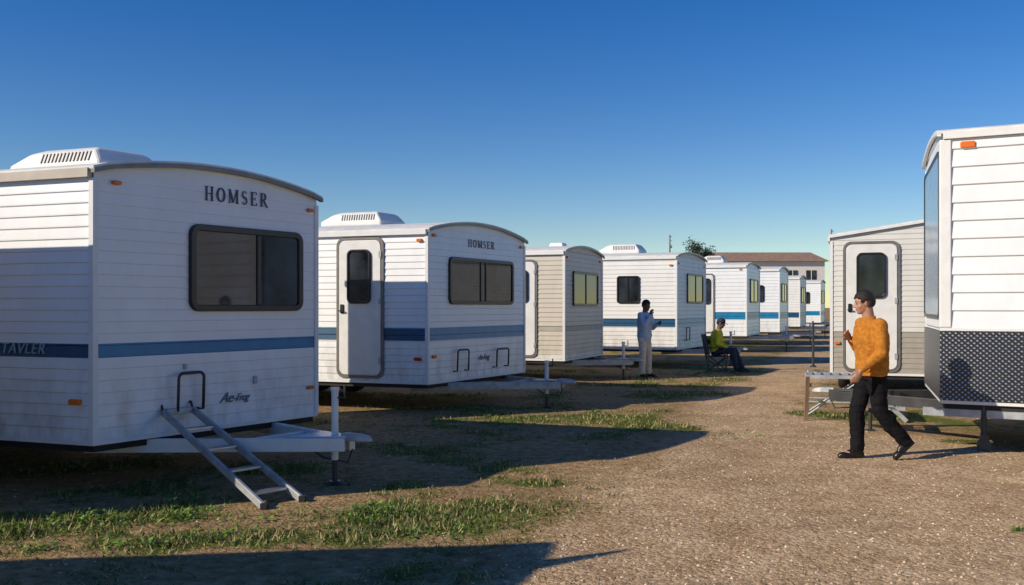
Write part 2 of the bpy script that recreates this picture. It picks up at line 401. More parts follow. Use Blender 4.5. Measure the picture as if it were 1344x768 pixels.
# ------------------------------------------------------------ lettering
def serif_word(word,height):
    polys=[]; x=0
    def R(a,b,c,d): polys.append([(x+a,c),(x+b,c),(x+b,d),(x+a,d)])
    def strip(pts,ws):
        n=len(pts)
        L_=[];R_=[]
        for i,(px,py) in enumerate(pts):
            ax,ay=pts[max(i-1,0)];bx,by=pts[min(i+1,n-1)]
            dx,dy=bx-ax,by-ay;l=math.hypot(dx,dy)or 1
            nx,ny=-dy/l,dx/l; w=ws(i/(n-1))/2
            L_.append((x+px+nx*w,py+ny*w));R_.append((x+px-nx*w,py-ny*w))
        for i in range(n-1): polys.append([L_[i],L_[i+1],R_[i+1],R_[i]])
    for ch in word:
        if ch=='H':
            for a in(.1,.62): R(a,a+.14,.05,.95);R(a-.08,a+.22,0,.05);R(a-.08,a+.22,.95,1)
            R(.24,.62,.47,.53); x+=1.0
        elif ch=='O':
            pts=[(.42+.34*math.cos(t),.5+.46*math.sin(t)) for t in [2*math.pi*i/24 for i in range(25)]]
            strip(pts,lambda t:.08+.09*abs(math.cos(2*math.pi*t))); x+=1.0
        elif ch=='M':
            R(.1,.17,.05,.95);R(.82,.96,.05,.95)
            for a,w in((.02,.23),(.76,.26)): R(a,a+w,0,.05);R(a,a+w,.95,1)
            strip([(.15,.97),(.49,.05)],lambda t:.14);strip([(.49,.05),(.85,.97)],lambda t:.06); x+=1.18
        elif ch=='S':
            pts=[]
            for i in range(13):
                t=math.radians(20+250*i/12); pts.append((.32+.19*math.cos(t),.74+.22*math.sin(t)))
            for i in range(13):
                t=math.radians(90-250*i/12); pts.append((.32+.22*math.cos(t),.27+.24*math.sin(t)))
            strip(pts,lambda t:.06+.09*math.exp(-((t-.5)/.22)**2)); x+=.78
        elif ch=='E':
            R(.12,.26,.05,.95);R(.04,.66,0,.05);R(.04,.64,.95,1);R(.26,.5,.48,.53)
            R(.6,.66,.05,.22);R(.58,.64,.8,.95);R(.46,.5,.4,.48);R(.46,.5,.53,.61); x+=.86
        elif ch=='R':
            R(.12,.26,.05,.95);R(.04,.34,0,.05);R(.04,.4,.95,1)
            pts=[(.26,.97)]+[(.4+.2*math.sin(t),.74+.23*math.cos(t)) for t in [math.pi*i/10 for i in range(11)]]+[(.26,.51)]
            strip(pts,lambda t:.05+.09*math.sin(math.pi*t)); strip([(.4,.5),(.72,.02),(.82,.02)],lambda t:.12); x+=.9
        else: x+=.5
        x+=.14
    k=height
    return [[(a*k,b*k) for a,b in p] for p in polys], x*k
def text_polys(word,size,shear=0.0,space=1.0):
    cu=bpy.data.curves.new("txt",'FONT'); cu.body=word; cu.size=size; cu.shear=shear; cu.space_character=space
    cu.resolution_u=4
    o=bpy.data.objects.new("txt",cu); COL.objects.link(o)
    dg=bpy.context.evaluated_depsgraph_get(); me=bpy.data.meshes.new_from_object(o.evaluated_get(dg))
    V=[(v.co.x,v.co.y) for v in me.vertices]; P=[[V[i] for i in p.vertices] for p in me.polygons]
    w=max(v[0] for v in V)-min(v[0] for v in V)
    bpy.data.objects.remove(o); bpy.data.meshes.remove(me)
    return P,w
TX={}
for k,a in dict(side=("TAVLER",.135,.25,1.1),ae=("Ae",.14,.55,.95),frog=("-Frog",.105,.55,.85),af=("Ae-Frog",.125,.5,.85)).items(): TX[k]=text_polys(*a)

# ------------------------------------------------------------ trailer
class Trailer:
    def __init__(s,P0,u,v,W,L,zb,zt,h,body,label,band=None,pitch=.1,group=None,trim=None,fascia=None,name="travel_trailer",cat="caravan",depth=.011,fdepth=None,gable=False):
        s.P0=P0;s.u=Vector((u[0],u[1],0)).normalized();s.v=Vector((v[0],v[1],0)).normalized();s.W=W;s.L=L;s.zb=zb;s.zt=zt;s.h=h;s.gable=gable
        s.root=empty(name,(P0[0],P0[1],0),label,cat,group)
        mats=body
        M=s.M
        fdepth=depth if fdepth is None else fdepth
        def levels(top,D,prof=((0,0),(.07,1),(.2,.92))):
            out=[];k=0
            while True:
                for t,o in prof:
                    z=zb+(k+t)*pitch
                    if z>=top-1e-4: out.append((top,0)); return out
                    out.append((z,o*D))
                k+=1
        bandf=band or (lambda z,f:0)
        mb=MB()
        for fc in ('side','front','far','back'):
            if fc in('front','back'):
                Z_=levels(zt,fdepth); 
                z=zt; 
                while z+.02<zt+h*.99:
                    z+=.02; ph=((z-zb)/pitch)%1; Z_.append((z,fdepth*(1-ph)))
                Z_.append((zt+h*.997,0))
            else: Z_=levels(zt,depth)
            vs=[]
            for z,o in Z_:
                if fc=='side': r=(M(0,-o,z),M(L,-o,z))
                elif fc=='far': r=(M(0,W+o,z),M(L,W+o,z))
                else:
                    q=max(0,z-zt)/h
                    hw=W/2*((1-q) if gable else math.sqrt(max(0,1-q)))
                    aa=-o if fc=='front' else L+o
                    r=(M(aa,W/2-hw,z),M(aa,W/2+hw,z))
                vs+=r
            base=len(mb.v); mb.v+=[tuple(x) for x in vs]
            out={'side':-s.v,'far':s.v,'front':-s.u,'back':s.u}[fc]
            for i in range(len(Z_)-1):
                a,b,c,d=base+2*i,base+2*i+1,base+2*i+3,base+2*i+2
                f=(a,b,c,d)
                pa,pb,pc=Vector(mb.v[a]),Vector(mb.v[b]),Vector(mb.v[c])
                n=(pb-pa).cross(pc-pa)
                if n.dot(out)<0: f=f[::-1]
                mb.f.append(f); mb.m.append(bandf((Z_[i][0]+Z_[i+1][0])/2,fc))
        s.body=mb.obj("body",mats,s.root,smooth=False,recalc=False)
        nb=20
        mb=MB(); ov=.04; th=.028
        def arc(b):
            t=abs((b-W/2)/(W/2)); 
            if gable: return zt+h*(1-t)
            return zt+h*(1-min(1.0,t*t)) - (max(0,t-1)*W/2*.5)
        s.arc=arc
        bs=[-ov+(W+2*ov)*i/nb for i in range(nb+1)]
        V0=[];n1=nb+1
        for aa in(-.05,L+.05):
            for zz in(0,th):
                V0+=[M(aa,b,arc(b)+zz) for b in bs]
        fs=[]
        for i in range(nb):
            fs+=[(i,i+1,n1+i+1,n1+i),(2*n1+i,3*n1+i,3*n1+i+1,2*n1+i+1),(i,2*n1+i,2*n1+i+1,i+1),(n1+i,n1+i+1,3*n1+i+1,3*n1+i)]
        fs+=[(0,n1,3*n1,2*n1),(nb,2*n1+nb,3*n1+nb,n1+nb)]
        mb.add(V0,fs)
        s.roof=mb.obj("roof",M_roof,s.root)
        mb=MB(); V0=[]
        for aa in(-.02,-.06):
            for zz in(-.03,.008):
                V0+=[M(aa,b,arc(b)+zz) for b in bs]
        mb.add(V0,fs)
        mb.obj("roof_edge_trim",trim or M_trimg,s.root)
        mb=MB(); 
        mb.prism([M(.0,-.055,zt-.085),M(.0,-.016,zt-.085),M(.0,-.016,zt-.008),M(.0,-.055,zt-.008)],[M(L,-.055,zt-.085),M(L,-.016,zt-.085),M(L,-.016,zt-.008),M(L,-.055,zt-.008)])
        mb.obj("gutter_rail",fascia or M_trimw,s.root)
        for (ca,cb,sa,sb) in((0,0,-1,-1),(0,W,-1,1),(L,0,1,-1),(L,W,1,1)):
            mb=MB()
            A=[(ca+sa*.018,cb+sb*.018),(ca-sa*.03,cb+sb*.018),(ca-sa*.03,cb-sb*.03),(ca+sa*.018,cb-sb*.03)]
            mb.prism([M(a,b,zb-.01) for a,b in A],[M(a,b,zt-.09) for a,b in A])
            mb.obj("corner_trim",M_trimw,s.root)
        mb=MB()
        mb.prism([M(.02,.02,zb-.09),M(L-.02,.02,zb-.09),M(L-.02,W-.02,zb-.09),M(.02,W-.02,zb-.09)],[M(.02,.02,zb+.02),M(L-.02,.02,zb+.02),M(L-.02,W-.02,zb+.02),M(.02,W-.02,zb+.02)])
        mb.obj("chassis",M_under,s.root)
        for A in([(-.02,-.02),(L+.02,-.02),(L+.02,.0),(-.02,.0)],[(-.02,.0),(0,.0),(0,W),(-.02,W)]):
            mb=MB()
            mb.prism([M(a,b,zb-.03) for a,b in A],[M(a,b,zb+.006) for a,b in A])
            mb.obj("bottom_trim",M_trimw,s.root)
        for bb in(.14,W-.14):
            for aa in(L*.52,L*.52+.72):
                c=M(aa,bb,.34)
                t=MB(); t.lathe(c,s.v,[(.2,-.09),(.3,-.105),(.335,-.085),(.34,0),(.335,.085),(.3,.105),(.2,.09)])
                w=t.obj("wheel",M_rubber,s.root,smooth=True)
                t=MB(); t.lathe(c,s.v,[(.001,-.05),(.06,-.06),(.12,-.03),(.2,-.09),(.2,.09),(.001,.05)]); t.obj("rim",M_steel,w,smooth=True)
    def M(s,a,b,z): 
        return Vector((a*s.u.x+b*s.v.x,a*s.u.y+b*s.v.y,z))
    def F(s,fc,x,z,o):
        return s.M(-o,x,z) if fc=='front' else s.M(x,-o,z)
    def plate(s,mb,fc,pts,o0,o1,mi=0):
        mb.prism([s.F(fc,x,z,o0) for x,z in pts],[s.F(fc,x,z,o1) for x,z in pts],mi)
    def ring(s,mb,fc,po,pi,o0,o1,mi=0):
        f=lambda P,o:[s.F(fc,x,z,o) for x,z in P]
        mb.ring(f(po,o0),f(pi,o0),f(po,o1),f(pi,o1),mi)
    def window(s,fc,s0,s1,z0,z1,div=(),fr=.055,r=.09,parent=None,o=.0,name="window"):
        mb=MB(); s.plate(mb,fc,rr(s0+fr*.6,s1-fr*.6,z0+fr*.6,z1-fr*.6,max(r-fr*.6,.02)),o+.004,o+.022)
        w=mb.obj(name,M_glass,parent or s.root)
        mb=MB(); s.ring(mb,fc,rr(s0,s1,z0,z1,r),rr(s0+fr,s1-fr,z0+fr,z1-fr,max(r-fr,.02)),o,o+.042)
        for d in div:
            s.plate(mb,fc,[(d-.022,z0+fr),(d+.022,z0+fr),(d+.022,z1-fr),(d-.022,z1-fr)],o+.02,o+.038)
        mb.obj("frame",M_black,w,bevel=.006)
        return w
    def door(s,fc,s0,s1,z0,z1,win=None,hinge_right=True,col=None):
        mb=MB(); g=.03
        s.plate(mb,fc,rr(s0+g,s1-g,z0+g,z1-g,.1),.0,.035)
        d=mb.obj("door",col or M_plast,s.root,bevel=.008)
        mb=MB(); s.ring(mb,fc,rr(s0-.02,s1+.02,z0-.02,z1+.02,.13),rr(s0+g*.7,s1-g*.7,z0+g*.7,z1-g*.7,.11),.0,.028)
        mb.obj("door_frame",M_trimg,d)
        if win: s.window(fc,*win,fr=.03,r=.09,parent=d,o=.03)
        hx=s1-.09 if hinge_right else s0+.09
        mb=MB(); zc=(z0+z1)/2-.02
        s.plate(mb,fc,rr(hx-.03,hx+.03,zc-.07,zc+.07,.015),.03,.05)
        mb.tube(s.F(fc,hx,zc-.03,.045),s.F(fc,hx,zc-.03,.075),.012)
        mb.beam(s.F(fc,hx-.04,zc-.03,.075),s.F(fc,hx+.04,zc-.03,.075),.02,.02)
        mb.obj("handle",M_black,d)
        ox=s0+.04 if hinge_right else s1-.04
        for zz in(z0+.25,(z0+z1)/2+.1,z1-.25):
            mb=MB(); s.plate(mb,fc,rr(ox-.03,ox+.015,zz-.05,zz+.05,.01),.034,.046)
            mb.obj("hinge",M_steel,d)
        return d
    def light(s,fc,x,z,w=.09,h=.045,m=None):
        mb=MB(); s.plate(mb,fc,rr(x-w/2,x+w/2,z-h/2,z+h/2,.015,3),.005,.04)
        mb.obj("marker_light",m or M_orange,s.root,bevel=.008)
    def word(s,fc,polys,x0,z0,flip=False,m=None,o=.014,name="lettering"):
        mb=MB(); k=0
        for p in polys:
            pts=[((x0-x) if flip else (x0+x),z0+y) for x,y in p]
            oo=o+.00004*k; k+=1
            A=[s.F(fc,x,z,oo) for x,z in pts]
            mb.prism(A,[s.F(fc,x,z,oo-.006) for x,z in pts])
        mb.obj(name,m or M_letter,s.root)
    def handle(s,fc,x0,x1,z0,z1,m=None):
        mb=MB(); r=.05
        P=[(x0,z0,0),(x0,z0,.07),(x0,z1-r,.08)]
        for i in range(1,5):
            t=math.radians(90*i/4); P.append((x0+r-r*math.cos(t),z1-r+r*math.sin(t),.08))
        for i in range(0,5):
            t=math.radians(90*i/4); P.append((x1-r+r*math.sin(t),z1-r+r*math.cos(t),.08))
        P+=[(x1,z0,.07),(x1,z0,0)]
        mb.ptube([s.F(fc,a,b,c) for a,b,c in P],.014)
        mb.obj("grab_handle",m or M_dsteel,s.root,smooth=True)
    def ac(s,a,b,la=1.15,lb=.72,hh=.27):
        z0=s.arc(b)+.01
        mb=MB()
        def rect(i,j,z): return [s.M(a-la/2+i,b-lb/2+j,z),s.M(a+la/2-i*2.2,b-lb/2+j,z),s.M(a+la/2-i*2.2,b+lb/2-j,z),s.M(a-la/2+i,b+lb/2-j,z)]
        R=[rect(0,0,z0),rect(.0,.0,z0+hh*.35),rect(.1,.05,z0+hh*.85),rect(.14,.12,z0+hh)]
        vs=[x for r_ in R for x in r_]; fs=[(0,1,2,3),(12,13,14,15)]
        for k in range(3):
            for j in range(4): fs.append((k*4+j,k*4+(j+1)%4,(k+1)*4+(j+1)%4,(k+1)*4+j))
        mb.add(vs,fs); c=mb.obj("air_conditioner",M_plast,s.root,bevel=.025)
        mb=MB()
        for i in range(14):
            x=a-la*.38+i*la*.04
            z1=z0+hh*.4;z2=z0+hh*.8
            def q(xx,z): 
                j=.05*(z-(z0+hh*.35))/(hh*.5); return s.M(xx,b-lb/2+j-.006,z)
            mb.beam(q(x,z1),q(x+.01,z2),.014,.014)
        mb.obj("vent",M_trimg,c)
    def vent(s,a,b,r=.17,hh=.1):
        z0=s.arc(b)+.01
        mb=MB(); A=[(a-r,b-r),(a+r,b-r),(a+r,b+r),(a-r,b+r)]
        mb.prism([s.M(x,y,z0) for x,y in A],[s.M(a+(x-a)*.85,b+(y-b)*.85,z0+hh) for x,y in A])
        mb.obj("roof_vent",M_plast,s.root,bevel=.02)
    def hitch(s,Lh,inset=.35,col=None,jackpos=.82,jt=.9):
        z=s.zb-.1; W=s.W
        mb=MB()
        mb.beam(s.M(.5,inset,z),s.M(-Lh,W/2-.05,z+.0),.06,.12)
        mb.beam(s.M(.5,W-inset,z-.002),s.M(-Lh,W/2+.05,z-.002),.06,.12)
        t=.45
        mb.beam(s.M(-Lh*t,inset+(W/2-inset)*(t*Lh+.5)/(Lh+.5)+.04,z-.004),s.M(-Lh*t,W-inset-(W/2-inset)*(t*Lh+.5)/(Lh+.5)-.04,z-.004),.07,.09)
        A=[(-Lh*.7,W/2-.22),(-Lh-.02,W/2-.07),(-Lh-.02,W/2+.07),(-Lh*.7,W/2+.22)]
        mb.prism([s.M(a,b,z+.063) for a,b in A],[s.M(a,b,z+.075) for a,b in A])
        hobj=mb.obj("hitch",col or M_steel,s.root,bevel=.006)
        mb=MB(); A=[(-Lh+.05,.055,.10),(-Lh-.12,.05,.095),(-Lh-.2,.035,.08),(-Lh-.23,.02,.06)]
        V=[];
        for a,hw,hz in A: V+=[s.M(a,W/2-hw,z+.03),s.M(a,W/2+hw,z+.03),s.M(a,W/2+hw*.8,z+hz),s.M(a,W/2-hw*.8,z+hz)]
        fs=[(0,1,2,3),(12,13,14,15)]
        for k in range(3):
            for j in range(4): fs.append((k*4+j,k*4+(j+1)%4,(k+1)*4+(j+1)%4,(k+1)*4+j))
        mb.add(V,fs)
        mb.obj("coupler",M_steel,hobj,bevel=.008)
        mb=MB(); jp=-Lh*jackpos
        mb.tube(s.M(jp,W/2,z-.15),s.M(jp,W/2,jt),.032,n=14)
        mb.tube(s.M(jp,W/2,jt),s.M(jp,W/2,jt+.03),.04,n=14)
        j=mb.obj("jack",M_trimw,s.root)
        mb=MB(); mb.tube(s.M(jp,W/2,.03),s.M(jp,W/2,z-.1),.024,n=12); mb.tube(s.M(jp,W/2,.0),s.M(jp,W/2,.03),.1,.05,n=14)
        mb.obj("jack_foot",M_dsteel,j)
        mb=MB(); mb.ptube([s.M(jp,W/2,jt-.06),s.M(jp-.1,W/2,jt-.06),s.M(jp-.1,W/2,jt+.06)],.01)
        mb.obj("crank",M_dsteel,j)
        mb=MB(); mb.ptube([s.M(-Lh*.6+.0,W/2+.12,z-.05),s.M(-Lh*.75,W/2+.12,z-.16),s.M(-Lh*.95,W/2+.08,z-.18),s.M(-Lh,W/2+.05,z-.05)],.008)
        mb.obj("safety_chain",M_dsteel,hobj)
        return hobj

def bands(lst):
    def f(z,fc):
        for lo,hi,mi,fcs in lst:
            if lo<=z<hi and fc in fcs: return mi
        return 0
    return f
ALL=('side','front','far','back'); SD=('side','far')
RG="travel trailers parked side by side in a row"
UX=(-.935,.353)
# --- T1
t=Trailer((-3.5,7.96),UX,(1.41,2.2),2.61,6.5,.47,2.77,.14,[M_white,M_blue,M_navy,M_cyan],
  "large white trailer with blue stripe and dark front window",
  band=bands([(1.17,1.33,2,SD),(1.17,1.33,1,('front','back'))]),pitch=.1,group=RG,fascia=M_trimt,fdepth=.004)
t.window('front',.96,2.38,1.56,2.37,div=(1.78,),fr=.06,r=.1)
P,w=serif_word("HOMSER",.135); k=.80/w; P=[[(x*k,y) for x,y in p] for p in P]
t.word('front',P,1.14,2.60)
P,w=TX['side']; t.word('side',P,1.02,1.20,flip=True,m=M_letterw,o=.016)
P,w=TX['ae']; t.word('front',P,1.31,.685,m=M_script)
P,w=TX['frog']; t.word('front',P,1.47,.69,m=M_script)
t.ac(1.6,1.3,hh=.235); t.hitch(1.42,jt=.84,col=M_trimw,jackpos=.9)
for x,z in((.2,2.66),(2.5,2.62),(2.5,.75)): t.light('front',x,z,.08,.035)
t.light('side',.17,.80,.12,.05); 
t.handle('front',.78,1.06,.66,1.0)
for q in(rr(1.73,1.77,.84,.92,.015,3),rr(.9,.93,1.03,1.08,.012,3)):
    mb=MB(); t.plate(mb,'front',q,.003,.022); mb.obj("cable_port",M_steel,t.root)
# --- T2
t=Trailer((-1.26,14.2),UX,(1.48,2.7),3.07,6.5,.47,2.77,.17,[M_white,M_blue,M_navy,M_cyan],
  "white trailer with blue stripe, side door and wide front window",
  band=bands([(1.11,1.27,1,('front','back')),(1.11,1.27,2,SD),(1.27,1.29,3,ALL)]),pitch=.1,group=RG,fdepth=.007)
t.window('front',.565,2.62,1.64,2.38,div=(1.52,1.68),fr=.055,r=.1)
t.door('side',.74,1.52,.53,2.65,win=(.93,1.33,1.65,2.48),hinge_right=True)
P,w=serif_word("HOMSER",.125); k=.86/w; P=[[(x*k,y) for x,y in p] for p in P]; t.word('front',P,1.15,2.56)
P,w=TX['af']; t.word('front',P,1.45,.74,m=M_script)
t.ac(2.1,1.45,hh=.24); t.hitch(1.4,jt=.72)
for x,z in((.15,2.68),(2.92,2.65),(.15,.85)): t.light('front',x,z)
t.light('side',.15,.82,.12,.05,M_red); t.light('side',.12,2.6)
t.handle('front',.72,1.05,.6,.93); t.handle('front',1.95,2.35,.6,.9)
# --- T3
t=Trailer((1.11,20.2),UX,(1.04,2.5),2.7,6.5,.48,2.8,.14,[M_beige,M_tanlow,M_navy,M_cream],
  "beige trailer with dark front window and white side door",
  band=bands([(1.05,1.2,1,ALL),(.5,.62,3,ALL)]),pitch=.1,group=RG)
t.window('front',.51,2.31,1.62,2.38,div=(1.4,),r=.08)
t.door('side',.62,1.35,.53,2.6,win=(.8,1.2,1.7,2.4)); t.hitch(1.1,jt=.8); t.vent(.6,1.3)
for x in(.15,2.5): t.light('front',x,2.66)
# --- T4
t=Trailer((4.32,25.0),UX,(1.32,2.8),3.1,6.5,.5,2.95,.13,[M_white2,M_blue,M_navy,M_cyan],
  "white trailer with navy stripe and roof air conditioner",
  band=bands([(1.1,1.3,1,('front','back')),(1.1,1.3,2,SD)]),pitch=.11,group=RG)
t.window('front',1.0,2.75,1.7,2.52,div=(1.9,),r=.08); t.window('side',.98,1.6,1.7,2.43,div=(1.3,),fr=.045,r=.07)
t.door('side',2.1,2.85,.55,2.65,win=(2.28,2.68,1.7,2.45)); t.hitch(1.3); t.ac(1.9,1.4); t.ac(3.3,1.4,.6,.6,.18)
for x in(.15,2.9): t.light('front',x,2.75)
t.light('side',.15,2.7); t.handle('front',.7,1.05,.7,1.05)
# --- T5
t=Trailer((8.1,32.9),UX,(1.2,2.8),2.9,6.5,.62,3.05,.12,[M_white,M_blue,M_navy,M_cyan],
  "white trailer with blue stripe behind the others",
  band=bands([(1.2,1.42,1,ALL)]),pitch=.13,group=RG)
t.window('front',.7,2.4,1.75,2.6,div=(1.5,)); t.door('side',1.1,1.75,.7,2.75,win=(1.22,1.62,1.7,2.6)); t.hitch(1.4); t.ac(1.4,1.3,.9)
t.light('side',.2,2.9)
# --- T6..T8
for i,(P0,zb,zt,lab) in enumerate((((10.95,39.0),.6,3.15,"white trailer with blue lower stripe in the row"),((14.2,47.0),.66,3.05,"white trailer with a small roof unit"),((18.3,56.5),.7,3.1,"white trailer at the end of the row"))):
    t=Trailer(P0,UX,(1.2,2.8),2.7,6.5,zb,zt,.12,[(M_white,M_white2,M_white)[i],M_blue,M_navy,M_cyan],lab,
      band=bands([(1.1,1.35,(1,2,1)[i],ALL)]),pitch=.13,group=RG)
    t.window('front',.6,2.2,1.8,2.6,div=(1.4,)); t.window('side',.6,1.3,1.8,2.5); t.hitch(1.3); t.vent(1.2,1.3)
# --- neighbour on the sunny side
t=Trailer((-5.4,2.0),(-1,-.14),(1.0,2.25),2.61,6.5,.47,2.77,.14,[M_white,M_blue,M_navy,M_cyan],
  "white trailer with blue stripe next in the row",band=bands([(1.17,1.33,1,ALL)]),pitch=.1,group=RG)
mb=MB(); o_=Vector((-5.4,2.0,0)); A=Vector((-4.3,3.85,2.68))-o_; B=Vector((-3.62,4.3,2.68))-o_
mb.prism([A+Vector((0,.11,0)),A-Vector((0,.11,0)),A-Vector((0,.11,.05)),A+Vector((0,.11,-.05))],[B+Vector((0,.015,0)),B-Vector((0,.015,0)),B-Vector((0,.015,.05)),B+Vector((0,.015,-.05))])
mb.obj("shadow_arm",M_trimw,t.root)  # out-of-view tapered beam, added only for its pointed shadow on the foreground
# --- R2
t=Trailer((5.36,16.0),(.35,.94),(.94,-.35),3.3,6.0,.5,2.79,.24,[M_cream,M_tanlow,M_navy,M_cream],
  "cream trailer with tan lower band and white end door",gable=True,
  band=bands([(.0,1.20,1,ALL)]),pitch=.085,fascia=M_trimw,trim=M_trimw,depth=.008)
t.door('front',.21,1.06,.54,2.67,win=(.40,.86,1.75,2.5),hinge_right=False)
t.light('front',.1,1.0); 
# --- R1
t=Trailer((4.83,10.68),(.88,-.47),(.34,.94),2.6,6.5,.55,3.56,.1,[M_white,M_diamond,M_white2,M_trimg],
  "tall white ribbed trailer with diamond-plate lower panel",pitch=.2,depth=.02,fascia=M_trimw,trim=M_trimw,
  band=bands([(.55,1.32,2,('side',)),]))
for fcx,q in(('side',[(.0,.56),(6.4,.56),(6.4,1.33),(.0,1.33)]),('front',[(-.03,.56),(2.58,.56),(2.58,1.33),(-.03,1.33)])):
    mb=MB(); t.plate(mb,fcx,q,.005,.03); mb.obj("rock_guard",M_diamond,t.root)
mb=MB(); t.plate(mb,'side',[(-.03,1.335),(6.4,1.335),(6.4,1.365),(-.03,1.365)],.0,.034); mb.obj("guard_trim",M_trimw,t.root)
mb=MB(); Q=((-.036,-.036),(.085,-.036),(.085,0),(0,0),(0,.06),(-.036,.06)); mb.prism([t.M(a,b,1.37) for a,b in Q],[t.M(a,b,3.47) for a,b in Q])
mb.obj("corner_post",M_trimw,t.root,bevel=.012)
mb=MB(); t.plate(mb,'front',rr(.12,2.5,1.5,3.35,.12),.005,.03); wq=mb.obj("front_panel",M_bluepanel,t.root)
mb=MB(); t.ring(mb,'front',rr(.09,2.53,1.47,3.38,.14),rr(.13,2.49,1.51,3.34,.11),.004,.04); mb.obj("panel_seal",M_black,wq)
t.light('side',.25,3.40,.15,.07)
h=t.hitch(1.25,jt=.75,jackpos=.6,col=M_dsteel)
mb=MB(); 
mb.tube(t.M(.42,.05,.15),t.M(.42,.05,.5),.035,n=12); mb.beam(t.M(.42,.0,.17),t.M(.42,.1,.17),.07,.05)
mb.lathe(t.M(.42,.05,.075),t.v,[(.001,-.025),(.07,-.025),(.075,0),(.07,.025),(.001,.025)],n=18)
mb.obj("caster_jack",M_dsteel,t.root)
mb=MB(); mb.beam(t.M(-.2,.06,.42),t.M(6,.06,.42),.06,.09); mb.obj("side_rail",M_steel,t.root)

# --- unseen narrow blocks, added to cast shadows on trailer side walls
def shade_block(P0,a,b,h,label):
    r=empty("shadow_blocker",(P0[0],P0[1],0),label,"shade_block","unseen blocks added to shade trailer walls")
    u=Vector((-.935,.353,0)); n=Vector((.353,.935,0))
    M=lambda x,y,z:tuple(u*x-n*y+Vector((0,0,z)))
    mb=MB()
    k=int(a/.12)
    pts=[(0,0)]+[(i*a/k+(a/k)*.5,-.0 if i%2 else .02) for i in range(k)]+[(a,0),(a,b),(0,b)]
    mb.prism([M(x,y,.06) for x,y in pts],[M(x,y,h-.08) for x,y in pts]); mb.obj("wall",M_cream,r)
    mb=MB(); mb.prism([M(-.03,-.03,h-.08),M(a+.03,-.03,h-.08),M(a+.03,b+.03,h-.08),M(-.03,b+.03,h-.08)],[M(-.03,-.03,h),M(a+.03,-.03,h),M(a+.03,b+.03,h-.03),M(-.03,b+.03,h-.03)]); mb.obj("roof",M_trimg,r)
    mb=MB(); mb.prism([M(0,0,0),M(a,0,0),M(a,b,0),M(0,b,0)],[M(0,0,.06),M(a,0,.06),M(a,b,.06),M(0,b,.06)]); mb.obj("base",M_under,r)
shade_block((-4.62,7.43),4.5,.95,2.78,"narrow cream block added out of view to shade the trailer wall")
shade_block((-3.15,13.35),1.3,.8,3.1,"narrow cream block hidden behind a trailer, added to shade the next wall")

# ------------------------------------------------------------ ladder at T1
def ladder():
    top=Vector((-3.02,8.62,.66)); foot=Vector((-1.84,7.68,.0))
    d=(foot-top)
    side=Vector((d.x,d.y,0)).normalized().cross(Z)
    r=empty("step_ladder",(foot.x,foot.y,0),"grey metal step ladder leaning against the trailer front","ladder")
    O=Vector((foot.x,foot.y,0))
    for sgn in(-1,1):
        mb=MB()
        w0=.15; w1=.19
        mb.beam(top-O+side*sgn*w0,foot-O+side*sgn*w1+Vector((0,0,.012)),.03,.06)
        mb.obj("rail",M_steel,r,bevel=.004)
        c=foot-O+side*sgn*.19; mb=MB(); mb.beam(c,c+Vector((0,0,.05)),.05,.07); mb.obj("foot",M_rubber,r)
        c=top-O+side*sgn*.15; mb=MB()
        mb.ptube([c,c+Vector((-.03,.03,.07)),c+Vector((-.12,.09,.06))],.012); mb.obj("hook",M_dsteel,r)
    mb=MB(); mb.beam(top-O-side*.13,top-O+side*.13,.05,.05); mb.obj("top_bar",M_steel,r,bevel=.004)
    for i in range(4):
        t=.2+.22*i
        c=top.lerp(foot,t)-O; w=.15+.04*t-.02
        mb=MB()
        mb.beam(c-side*w,c+side*w,.09,.022,up=Z)
        mb.obj("step",M_alu,r,bevel=.004)
ladder()

# ------------------------------------------------------------ metal steps near right trailer
def steps():
    O=Vector((4.2,13.6,0)); r=empty("metal_steps",O,"galvanised metal entry steps with low frame on grass","steps")
    u=Vector((.94,-.34,0)); v=Vector((.34,.94,0))
    P=lambda x,y,z:u*x+v*y+Vector((0,0,z))
    mb=MB()
    for x in(0,.75):
        for y in(0,.6): mb.tube(P(x,y,0),P(x,y,.66),.018)
    for y in(0,.6):
        mb.tube(P(0,y,.6),P(.75,y,.6),.016); mb.tube(P(0,y,.25),P(.75,y,.25),.014); mb.tube(P(0,y,.05),P(.75,y,.58),.012)
    for x in(0,.75): mb.tube(P(x,0,.6),P(x,.6,.6),.016)
    mb.obj("frame",M_steel,r)
    for z,x0 in((.62,0),(.4,.78),(.2,1.05)):
        mb=MB(); 
        for i in range(6):
            a=x0+i*(.75 if x0==0 else .26)/6; mb.beam(P(a+.03,0,z),P(a+.03,.6,z),.03 if x0 else .07,.03)
        for y in(0,.6): mb.beam(P(x0,y,z-.01),P(x0+(.75 if x0==0 else .26),y,z-.01),.03,.05)
        mb.obj("tread",M_steel,r)
    for y in(0.0,.6): mb=MB(); mb.beam(P(.75,y,.57),P(1.33,y,.02),.03,.06); mb.obj("stringer",M_steel,r)
steps()
mb=MB(); mb.beam((0,0,0),(.03,.0,.62),.05,.05); mb.beam((0.03,.0,.5),(.09,.0,.5),.03,.05)
o=mb.obj("wooden_stake",M_wood,loc=(4.13,13.4,0)); tag(o,"short weathered wooden stake standing in the grass","stake")
for (x,y,h) in((12.1,38.3,1.0),(8.0,25.3,1.15)):
    mb=MB(); mb.tube((0,0,0),(0,0,h),.035,.03); mb.tube((0,0,h),(0,0,h+.04),.045,.02)
    mb.tube((0,0,.0),(0,0,.05),.1,.06)
    o=mb.obj("marker_post",M_dsteel,loc=(x,y,0)); tag(o,"slim dark metal post beside the path","post","slim posts beside the path")

